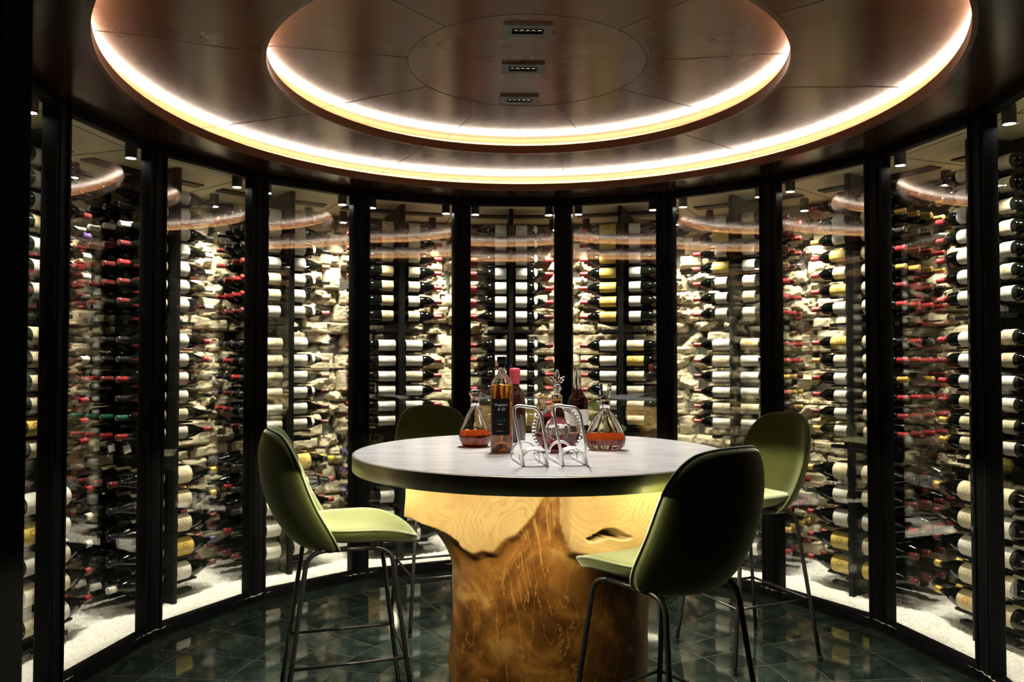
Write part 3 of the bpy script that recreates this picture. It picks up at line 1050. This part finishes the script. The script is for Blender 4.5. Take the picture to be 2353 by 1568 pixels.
    at.data.foreach_set('value', np.clip(sap, 0, 1).reshape(-1).astype(np.float32))
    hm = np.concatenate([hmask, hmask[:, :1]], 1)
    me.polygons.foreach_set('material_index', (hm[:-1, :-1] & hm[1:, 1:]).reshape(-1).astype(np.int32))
    link('trunk_base', me, t)
    return t
make_table()

# ------------------------------------------------------------------ bar stools
SPINE = [(-1, -.075, .652), (-.8, -.140, .668), (-.6, -.193, .706), (-.2, -.258, .805), (.2, -.292, .910), (.6, -.303, 1.018), (1.0, -.286, 1.114)]
def sgnpow(c, e): return np.sign(c) * np.abs(c) ** e
def shell(name, fmid, fnor, tf, tb, mat, parent, nr=16, na=72, e=2 / 2.9):
    """closed padded shell over the unit superellipse; fmid(x,s) -> point grid"""
    rho = np.linspace(0, 1, nr) ** .8
    th = np.linspace(0, 2 * pi, na, endpoint=False)
    RR, TT = np.meshgrid(rho, th, indexing='ij')
    X, S = RR * sgnpow(np.cos(TT), e), RR * sgnpow(np.sin(TT), e)
    mid = fmid(X, S)
    nn = fnor(X, S)
    prof = np.sqrt(np.clip(1 - RR ** 5, 0, 1))[..., None]
    front = mid + nn * tf * prof
    back = mid - nn * tb * prof
    P = np.concatenate([front, back[::-1][1:]], 0)
    me = grid_mesh(name, P, mat, closed_u=True)
    return link(name, me, parent)
def back_mid(X, S):
    sp = np.array(SPINE)
    y = np.interp(S, sp[:, 0], sp[:, 1]); z = np.interp(S, sp[:, 0], sp[:, 2])
    # smooth the polyline
    for d in (.12,):
        y = (y + np.interp(S - d, sp[:, 0], sp[:, 1]) + np.interp(S + d, sp[:, 0], sp[:, 1])) / 3
        z = (z + np.interp(S - d, sp[:, 0], sp[:, 2]) + np.interp(S + d, sp[:, 0], sp[:, 2])) / 3
    hw = .218 * (1 - .06 * S)
    x = X * hw
    y = y + 3.0 * x * x * (1 - .10 * S)
    return np.stack([x, y, z], -1)
def back_nor(X, S):
    e = 1e-3
    du = back_mid(X + e, S) - back_mid(X - e, S)
    dv = back_mid(X, S + e) - back_mid(X, S - e)
    n = np.cross(dv, du)
    return n / np.linalg.norm(n, axis=-1, keepdims=True)
def seat_mid(X, S):
    x = X * .220 * (1 + .04 * S); y = .048 + S * .214
    z = .720 + .022 * X * X + .012 * np.clip(-S, 0, 1) ** 2 - .040 * np.clip(S, 0, 1) ** 2.2
    return np.stack([x, y, z], -1)
def seat_nor(X, S):
    n = np.zeros(X.shape + (3,)); n[..., 2] = 1
    return n
FEET = {'fore': (.155, .203, .238), 'side': (.166, .192, .216)}   # at z .66, .27, 0
def arc3(p, c, q, n=7):
    p, c, q = Vector(p), Vector(c), Vector(q)
    return [(p * (1 - t) ** 2 + c * 2 * t * (1 - t) + q * t * t) for t in [i / n for i in range(n + 1)]]
def make_stool():
    t = thing('bar_stool', '', 'bar stool')
    s = shell('seat', seat_mid, seat_nor, .018, .044, M['velvet'], t)
    b = MB(); th = np.linspace(0, 2 * pi, 90, endpoint=False)
    pts = seat_mid(sgnpow(np.cos(th), .69) * .995, sgnpow(np.sin(th), .69) * .995)
    pts[:, 2] += .004
    b.tube([Vector(p) for p in pts], .0042, 6, True); b.obj('piping', M['piping'], s)
    k = shell('backrest', back_mid, back_nor, .016, .024, M['velvet'], t)
    b = MB()
    X, S = sgnpow(np.cos(th), .69), sgnpow(np.sin(th), .69)
    for sc in (.995,):
        pts = back_mid(X * sc, S * sc)
        b.tube([Vector(p) for p in pts], .0042, 6, True)
    b.obj('piping', M['piping'], k)
    zt = .668
    for sx in (-1, 1):
        for sy in (-1, 1):
            f0, f1, f2 = FEET['fore']; s0, s1, s2 = FEET['side']
            foot = Vector((sx * s2, sy * f2, .004)); top = Vector((sx * s0, sy * f0, zt - .045))
            bend = arc3(top, (sx * (s0 - .002), sy * (f0 - .012), zt), (sx * (s0 - .004), sy * (f0 - .070), zt + .004))
            b = MB(); b.tube([foot, foot.lerp(top, .5)] + bend, .0092, 10)
            lg = b.obj('leg', M['tube'], t)
            b = MB(); b.lathe([(0, 0), (.011, 0), (.011, .016), (.0095, .020)], 12, Matrix.Translation((sx * s2, sy * f2, 0)))
            b.obj('foot_glide', M['tube'], lg)
        b = MB(); b.tube([(sx * (FEET['side'][0] - .004), -.088, zt + .004), (sx * (FEET['side'][0] - .004), .088, zt + .004)], .0092, 10)
        b.obj('seat_rail', M['tube'], t)
    q = [( .192, .203), (-.192, .203), (-.192, -.203), (.192, -.203)]
    for i in range(4):
        (xa, ya), (xb, yb) = q[i], q[(i + 1) % 4]
        b = MB(); b.tube([(xa, ya, .27), (xb, yb, .27)], .0062, 8); b.obj('footrest', M['tube'], t)
    for yy in (-.06, .07):
        b = MB(); b.tube([(-.162, yy, zt + .004), (.162, yy, zt + .004)], .007, 8); b.obj('cross_bar', M['tube'], t)
    return t
st0 = make_stool()
def face(v): return atan2(-v[0], v[1])
for i, (x, y, f, lab) in enumerate((
        (-.708, -.227, (.955, .295), 'green velvet bar stool in side view left of the marble table, its seat brightly lit'),
        (-.455, .925, (.34, -.94), 'green velvet bar stool standing behind the table, only its backrest above the top'),
        (1.020, .460, (-.92, -.39), 'green velvet bar stool right of the table with a bright patch across its backrest'),
        (.412, -.745, (-.60, .80), 'green velvet bar stool in front of the table with its dark back turned'))):
    o = st0 if i == 0 else copy_tree(st0)
    o.location = (x, y, 0); o.rotation_euler = (0, 0, face(f))
    tag(o, lab, 'bar stool', 'green bar stools around the marble table')

# ------------------------------------------------------------------ decanters, bottles and cradles on the table
TOP = TZ + .0004
def spin(name, prof, mat, parent, n=40, sy=1.0, smooth=True, loc=None):
    b = MB(); b.lathe(prof, n, Matrix.Diagonal((1, sy, 1, 1)), smooth)
    o = b.obj(name, mat, parent)
    if loc: o.location = loc
    return o
def smooth_prof(pts, n=6):
    """Catmull-Rom through (r, z) points"""
    out = []
    P = [pts[0]] + list(pts) + [pts[-1]]
    for i in range(1, len(P) - 2):
        p0, p1, p2, p3 = P[i - 1], P[i], P[i + 1], P[i + 2]
        for k in range(n):
            t = k / n
            out.append(tuple(.5 * ((2 * b) + (c - a) * t + (2 * a - 5 * b + 4 * c - d) * t * t + (3 * b - a - 3 * c + d) * t ** 3) for a, b, c, d in zip(p0, p1, p2, p3)))
    out.append(pts[-1])
    return out
def vessel(parent, outer, wall, base, mouth_z, liquid, liq_top, sy=1.0, n=44, thick=None):
    """glass body with a real inner surface and the liquid standing in it"""
    o = smooth_prof(outer)
    wl = lambda z: wall if thick is None else thick(z)
    inner = [(max(r - wl(z), .004), z) for (r, z) in o if z > base and z < mouth_z]
    z0 = inner[0][1]
    inner = [(0, z0 - .001), (inner[0][0] * .75, z0 - .0006)] + inner
    prof = [(0, o[0][1])] + o + [(max(o[-1][0] - wl(mouth_z), .004), o[-1][1])] + inner[::-1]
    spin('glass_body', prof, M['glass'], parent, n, sy)
    lq = [(r + .0005 if r > 0 else 0, z) for (r, z) in inner if z <= liq_top]
    r_last = lq[-1][0]
    spin('liquor', lq + [(r_last, liq_top), (0, liq_top)], liquid, parent, n, sy)

# left pear shaped decanter
t = thing('decanter', 'small pear shaped crystal decanter with faceted round stopper, leftmost on the table', 'decanter', (-.212, -.262, TOP), .1, 'bottles and decanters on the table')
vessel(t, [(.030, 0), (.046, .003), (.058, .022), (.062, .042), (.056, .066), (.044, .092), (.036, .115), (.026, .135), (.0165, .150), (.015, .160)], .006, .010, .159, M['cognac'], .062)
spin('collar', [(.0155, .152), (.0175, .152), (.0175, .180), (.0155, .181), (.0135, .181), (.0135, .152), (.0155, .152)], M['steel'], t)
spin('stopper', [(0, .178), (.0125, .178), (.014, .184), (.0245, .196), (.026, .203), (.020, .212), (.010, .217), (0, .217)], M['glass'], t, 12, 1, False)

# tall amber bottle with black label
t = thing('liquor_bottle', 'tall slim clear bottle of amber spirit with black script label', 'bottle', (-.108, -.452, TOP), .0, 'bottles and decanters on the table')
spin('glass_body', [(0, .034), (.012, .030), (.030, .006), (.0350, .0006), (.0385, .001), (.0402, .006), (.0402, .235), (.038, .250), (.030, .263), (.020, .272), (.0150, .280), (.0140, .290), (.0140, .318),
                    (.0105, .318), (.0105, .282), (.016, .271), (.027, .260), (.0345, .248), (.0368, .235), (.0368, .010), (.034, .007), (.030, .012), (.012, .036), (0, .040)], M['glass'], t)
spin('liquor', [(0, .0395), (.012, .0355), (.030, .0115), (.034, .0065), (.0373, .010), (.0373, .235), (.0365, .240), (0, .240)], M['grappa'], t)
spin('stopper', [(0, .300), (.0105, .300), (.0105, .3165), (.0165, .3165), (.0168, .338), (.0155, .340), (0, .340)], M['black_label'], t)
b = MB()
b.lathe([(.0406, .064), (.0406, .192)], 24, None, True, None, radians(-90 - 62), radians(-90 + 44))
lb = b.obj('black_label', M['black_label'], t)
def curved_text(txt, size, x0, z0, r, mat, parent, shear=0.0, cen=radians(-99)):
    cu = bpy.data.curves.new('lettering', 'FONT')
    cu.body = txt; cu.size = size; cu.align_x = 'CENTER'; cu.shear = shear
    o = bpy.data.objects.new('tmp_text', cu)
    COL.objects.link(o)
    dg = bpy.context.evaluated_depsgraph_get()
    me = bpy.data.meshes.new_from_object(o.evaluated_get(dg))
    bpy.data.objects.remove(o); bpy.data.curves.remove(cu)
    for v in me.vertices:
        a = cen + (v.co.x + x0) / r
        v.co = Vector((r * cos(a), r * sin(a), v.co.y + z0))
    me.materials.clear(); me.materials.append(mat)
    return link('lettering', me, parent)
for (txt, size, x0, z0, mt, sh) in (('Grappino', .0125, .002, .167, 'white_ink', .35), ('& Gr', .0145, .006, .151, 'white_ink', .35), ('marc', .017, .004, .112, 'grey_ink', 0), ('in fund', .0062, .002, .101, 'paper', 0)):
    curved_text(txt, size, x0, z0, .0409, M[mt], lb, sh)

b = MB(); b.lathe([(.0409, .0785), (.0409, .0792)], 8, None, True, None, radians(-118), radians(-82)); b.obj('print_line', M['paper'], lb)

# bottle sealed with pink red wax
t = thing('liquor_bottle', 'dark bottle sealed with pink red wax, behind the amber bottle', 'bottle', (-.062, -.075, TOP), .0, 'bottles and decanters on the table')
spin('glass_body', [(0, 0), (.040, 0), (.0435, .004), (.0435, .150), (.041, .172), (.033, .196), (.024, .214), (.018, .228), (.0165, .240), (.0165, .280), (0, .280)], M['brown_glass'], t)
spin('wax_seal', smooth_prof([(.0172, .232), (.0185, .238), (.0180, .255), (.0205, .272), (.0222, .284), (.0195, .294), (.010, .297), (0, .297)]), M['wax'], t)

# small bottle with gold collar
t = thing('liquor_bottle', 'small clear bottle with cork stopper and gold rim behind the round decanter', 'bottle', (.055, .010, TOP), .0, 'bottles and decanters on the table')
vessel(t, [(.030, 0), (.0345, .003), (.0355, .020), (.0350, .080), (.030, .100), (.019, .114), (.0135, .124), (.0130, .150)], .003, .006, .149, M['ruby'], .125)
spin('cork', [(0, .138), (.0098, .138), (.0098, .150), (.0165, .151), (.0175, .165), (.0165, .176), (0, .176)], M['cork'], t)
spin('gold_rim', [(.0160, .1765), (.0195, .1765), (.0205, .181), (.0190, .1855), (.0120, .1855), (.0110, .1765), (.0160, .1765)], M['gold'], t)

# round crystal decanter with lily stopper
t = thing('decanter', 'round crystal decanter with beaded sides and lily shaped stopper in the table middle', 'decanter', (.090, -.425, TOP), .0, 'bottles and decanters on the table')
vessel(t, smooth_prof([(.036, 0), (.040, .004), (.062, .022), (.079, .052), (.083, .078), (.078, .106), (.062, .134), (.040, .152), (.022, .160), (.0175, .166), (.0165, .184)], 3), .005, .010, .183, M['ruby'], .066, .58)
spin('medallion', [(0, 0), (.044, 0), (.044, .002), (.038, .007), (.030, .004), (.026, .009), (.014, .006), (.008, .012), (0, .012)], M['glass'], t, 32).matrix_local = \
    Matrix.Translation((0, -.0475, .086)) @ Matrix.Rotation(radians(90), 4, 'X')
for sd in (-1, 1):
    b = MB()
    for i in range(13):
        a = radians(-42 + 9.3 * i)
        c = Vector((sd * (.0838 * cos(a) + .003), 0, .078 + .078 * sin(a)))
        b.lathe([(.0062 * sin(pi * q / 8), -.0062 * cos(pi * q / 8)) for q in range(9)], 10, Matrix.Translation(c))
    b.obj('beaded_edge', M['glass'], t)
spin('gold_collar', [(.0170, .160), (.0195, .160), (.0195, .190), (.0170, .190), (.0168, .160), (.0170, .160)], M['gold'], t)
spin('stopper', smooth_prof([(0, .186), (.0155, .1885), (.0195, .192), (.0200, .200), (.012, .206), (.0095, .214), (.0165, .222), (.0175, .228), (.0125, .234), (.0105, .240), (0, .242)], 4), M['glass'], t, 16, 1, False)
b = MB()
def petal(c, rx, ry, rz, rot=0):
    Mx = Matrix.Translation(c) @ Matrix.Rotation(rot, 4, 'Y') @ Matrix.Diagonal((rx, ry, rz, 1))
    b.lathe([(sin(pi * q / 10) * (1 - .35 * max(0, -cos(pi * q / 10))), -cos(pi * q / 10)) for q in range(11)], 14, Mx, False)
petal((0, 0, .268), .0115, .008, .027)
petal((-.0165, 0, .257), .0085, .006, .017, radians(-38)); petal((.0165, 0, .257), .0085, .006, .017, radians(38))
b.obj('lily_finial', M['glass'], t)

# dark bottle with white label
t = thing('liquor_bottle', 'dark red liquor bottle with wide white label and clear neck', 'bottle', (.205, .085, TOP), .0, 'bottles and decanters on the table')
vessel(t, [(.040, 0), (.0440, .003), (.0455, .010), (.0455, .128), (.0430, .150), (.035, .172), (.024, .190), (.0165, .205), (.0150, .225), (.0140, .290)], .003, .006, .289, M['garnet'], .206)
spin('lip', [(.0140, .284), (.0165, .285), (.0165, .296), (.0105, .297), (.0105, .284), (.0140, .284)], M['glass'], t)
b = MB(); b.lathe([(.0461, .056), (.0461, .122)], 30, None, True, None, radians(-90 - 95), radians(-90 + 95))
lb = b.obj('paper_label', M['paper'], t)
for i, (z, w) in enumerate(((.110, .030), (.098, .044), (.090, .036), (.076, .040), (.068, .028))):
    b = MB(); b.lathe([(.0464, z), (.0464, z + .0016)], 12, None, True, None, radians(-92) - w / .0464 / 2, radians(-92) + w / .0464 / 2)
    b.obj('print_line', M['grey_ink'], lb)

# right flask decanter
t = thing('decanter', 'flat bell shaped crystal decanter with square stopper, rightmost on the table', 'decanter', (.268, -.372, TOP), -.05, 'bottles and decanters on the table')
vessel(t, [(.044, 0), (.056, .003), (.070, .018), (.0745, .040), (.068, .066), (.056, .092), (.043, .116), (.030, .134), (.0185, .146), (.0165, .156)], .012, .018, .155, M['cognac'], .062, .62,
       44, lambda z: .012 if z < .12 else .012 - .0065 * min(1, (z - .12) / .03))
spin('collar', [(.0168, .150), (.0190, .150), (.0190, .182), (.0168, .183), (.0150, .183), (.0150, .150), (.0168, .150)], M['steel'], t)
b = MB()
v = []
for (w, z) in ((.011, .176), (.0125, .190), (.0185, .198), (.0245, .236), (.0225, .241)):
    for i in range(8):
        a = 2 * pi * i / 8 + pi / 8
        v.append((w * 1.08 * cos(a), w * .9 * sin(a), z))
f = [tuple(range(7, -1, -1)), tuple(range(32, 40))]
for r in range(4):
    for i in range(8):
        f.append((r * 8 + i, r * 8 + (i + 1) % 8, r * 8 + 8 + (i + 1) % 8, r * 8 + 8 + i))
b.add(v, f, False); b.obj('stopper', M['glass'], t)

# two silver pouring cradles in front
def make_cradle():
    t = thing('bottle_cradle', '', 'bottle cradle')
    w, h = .038, .185
    r = .0046
    zr = r
    lean = -.030
    b = MB()
    hoop = [(-w, 0, zr)] + [(-w + lean * .5, .004, h * .5)]
    hoop += arc3((-w + lean * .93, .009, h * .90), (-w + lean, .010, h), (-w + lean + .018, .010, h + .001), 6)
    hoop += arc3((w + lean - .020, .010, h - .004), (w + lean + .004, .010, h - .004), (w + lean * .75 + .004, .008, h * .80), 6)
    hoop += [(w + lean * .3 + .002, .004, h * .4), (w, 0, zr)]
    b.tube(hoop, r, 10); b.obj('handle_hoop', M['silver'], t)
    for s in (-1, 1):
        b = MB()
        b.tube([(s * w, 0, zr), (s * w - .006, .060, zr), (s * w - .014, .120, zr)] + arc3((s * w - .020, .165, zr), (s * w - .022, .185, zr), (s * w - .022, .190, .020), 5), r, 10)
        b.obj('runner', M['silver'], t)
    b = MB()
    arch = [(-.022 - w * cos(pi * i / 16), .190 + .0 * i, .020 + .036 * sin(pi * i / 16)) for i in range(17)]
    b.tube(arch, r, 10); b.obj('rear_arch', M['silver'], t)
    # saddle band that carries the bottle
    b = MB()
    n = 20
    v = []
    for (yy, lift) in ((.006, 0), (.046, .004)):
        for rad in (0, .0022):
            for i in range(n + 1):
                a = pi * i / n
                v.append((-.004 - (w - .002 + rad) * cos(a) - yy * .1, yy, zr + .002 + (.044 + rad + lift) * sin(a)))
    m = n + 1
    f = []
    for i in range(n):
        f += [(i, i + 1, m * 1 + i + 1, m * 1 + i), (m * 2 + i, m * 3 + i, m * 3 + i + 1, m * 2 + i + 1), (i, m * 2 + i, m * 2 + i + 1, i + 1), (m + i, m + i + 1, m * 3 + i + 1, m * 3 + i)]
    b.add(v, f, True); b.obj('saddle', M['silver'], t)
    b = MB()
    b.tube([(-.012 - (w - .006) * cos(pi * i / 14), .095, zr + .002 + .038 * sin(pi * i / 14)) for i in range(15)], .0032, 8)
    b.obj('saddle_wire', M['silver'], t)
    return t
c0_ = make_cradle()
for i, (x, y) in enumerate(((.003, -.828), (.125, -.812))):
    o = c0_ if i == 0 else copy_tree(c0_)
    o.location = (x, y, TOP); o.rotation_euler = (0, 0, radians(4))
    tag(o, ['bent silver wire bottle cradle, the left of two in front', 'bent silver wire bottle cradle, the right of two in front'][i], 'bottle cradle', 'silver bottle cradles in front of the bottles')

# two warm downlights far back in the entrance passage (seen as reflections in the middle pane)
pc = panel('ceiling_passage', (-1.4, -4.4), (1.4, -4.4), 'dark ceiling of the entrance passage', .02, 5.6)
pc.location = (0, -4.55, 2.44)
for i, x in enumerate((-.42, .02)):
    t = thing('passage_downlight', 'warm downlight of the entrance passage mirrored in the middle pane, %s one' % ('left' if i == 0 else 'right'), 'light', (x, -6.6, 2.438), 0, 'passage downlights')
    b = MB(); b.lathe([(0, 0), (.045, 0), (.045, -.010), (.036, -.012), (.034, -.004), (0, -.004)], 24); b.obj('trim_ring', M['rim'], t)
    b = MB(); b.lathe([(.034, -.0045), (0, -.0045)], 24); b.obj('glowing_disc', emis('warm_disc', (1, .62, .30), 30), t)

# ------------------------------------------------------------------ camera, world, view
cam = bpy.data.cameras.new('camera')
co = link('camera', cam)
cam.sensor_width = 36; cam.lens = 36 * 1786.17 / 2353
cam.clip_start = .05
co.location = (-.0592, -3.22, 1.35)
co.rotation_euler = (pi / 2 + .0271, 0, .0045)
cam.dof.use_dof = True; cam.dof.focus_distance = 2.78; cam.dof.aperture_fstop = 4.0
SC.camera = co
w = bpy.data.worlds.new('world'); SC.world = w
w.use_nodes = True
w.node_tree.nodes['Background'].inputs[0].default_value = (.01, .013, .018, 1)
w.node_tree.nodes['Background'].inputs[1].default_value = .3
SC.view_settings.view_transform = 'Standard'
SC.view_settings.look = 'None'
SC.view_settings.exposure = 0.0
SC.view_settings.gamma = 1
SC.view_settings.use_curve_mapping = False
cy = SC.cycles
cy.use_denoising = True; cy.use_adaptive_sampling = False
cy.max_bounces = 12; cy.diffuse_bounces = 4; cy.glossy_bounces = 5; cy.transmission_bounces = 12; cy.transparent_max_bounces = 24
cy.sample_clamp_indirect = 10
cy.blur_glossy = .2
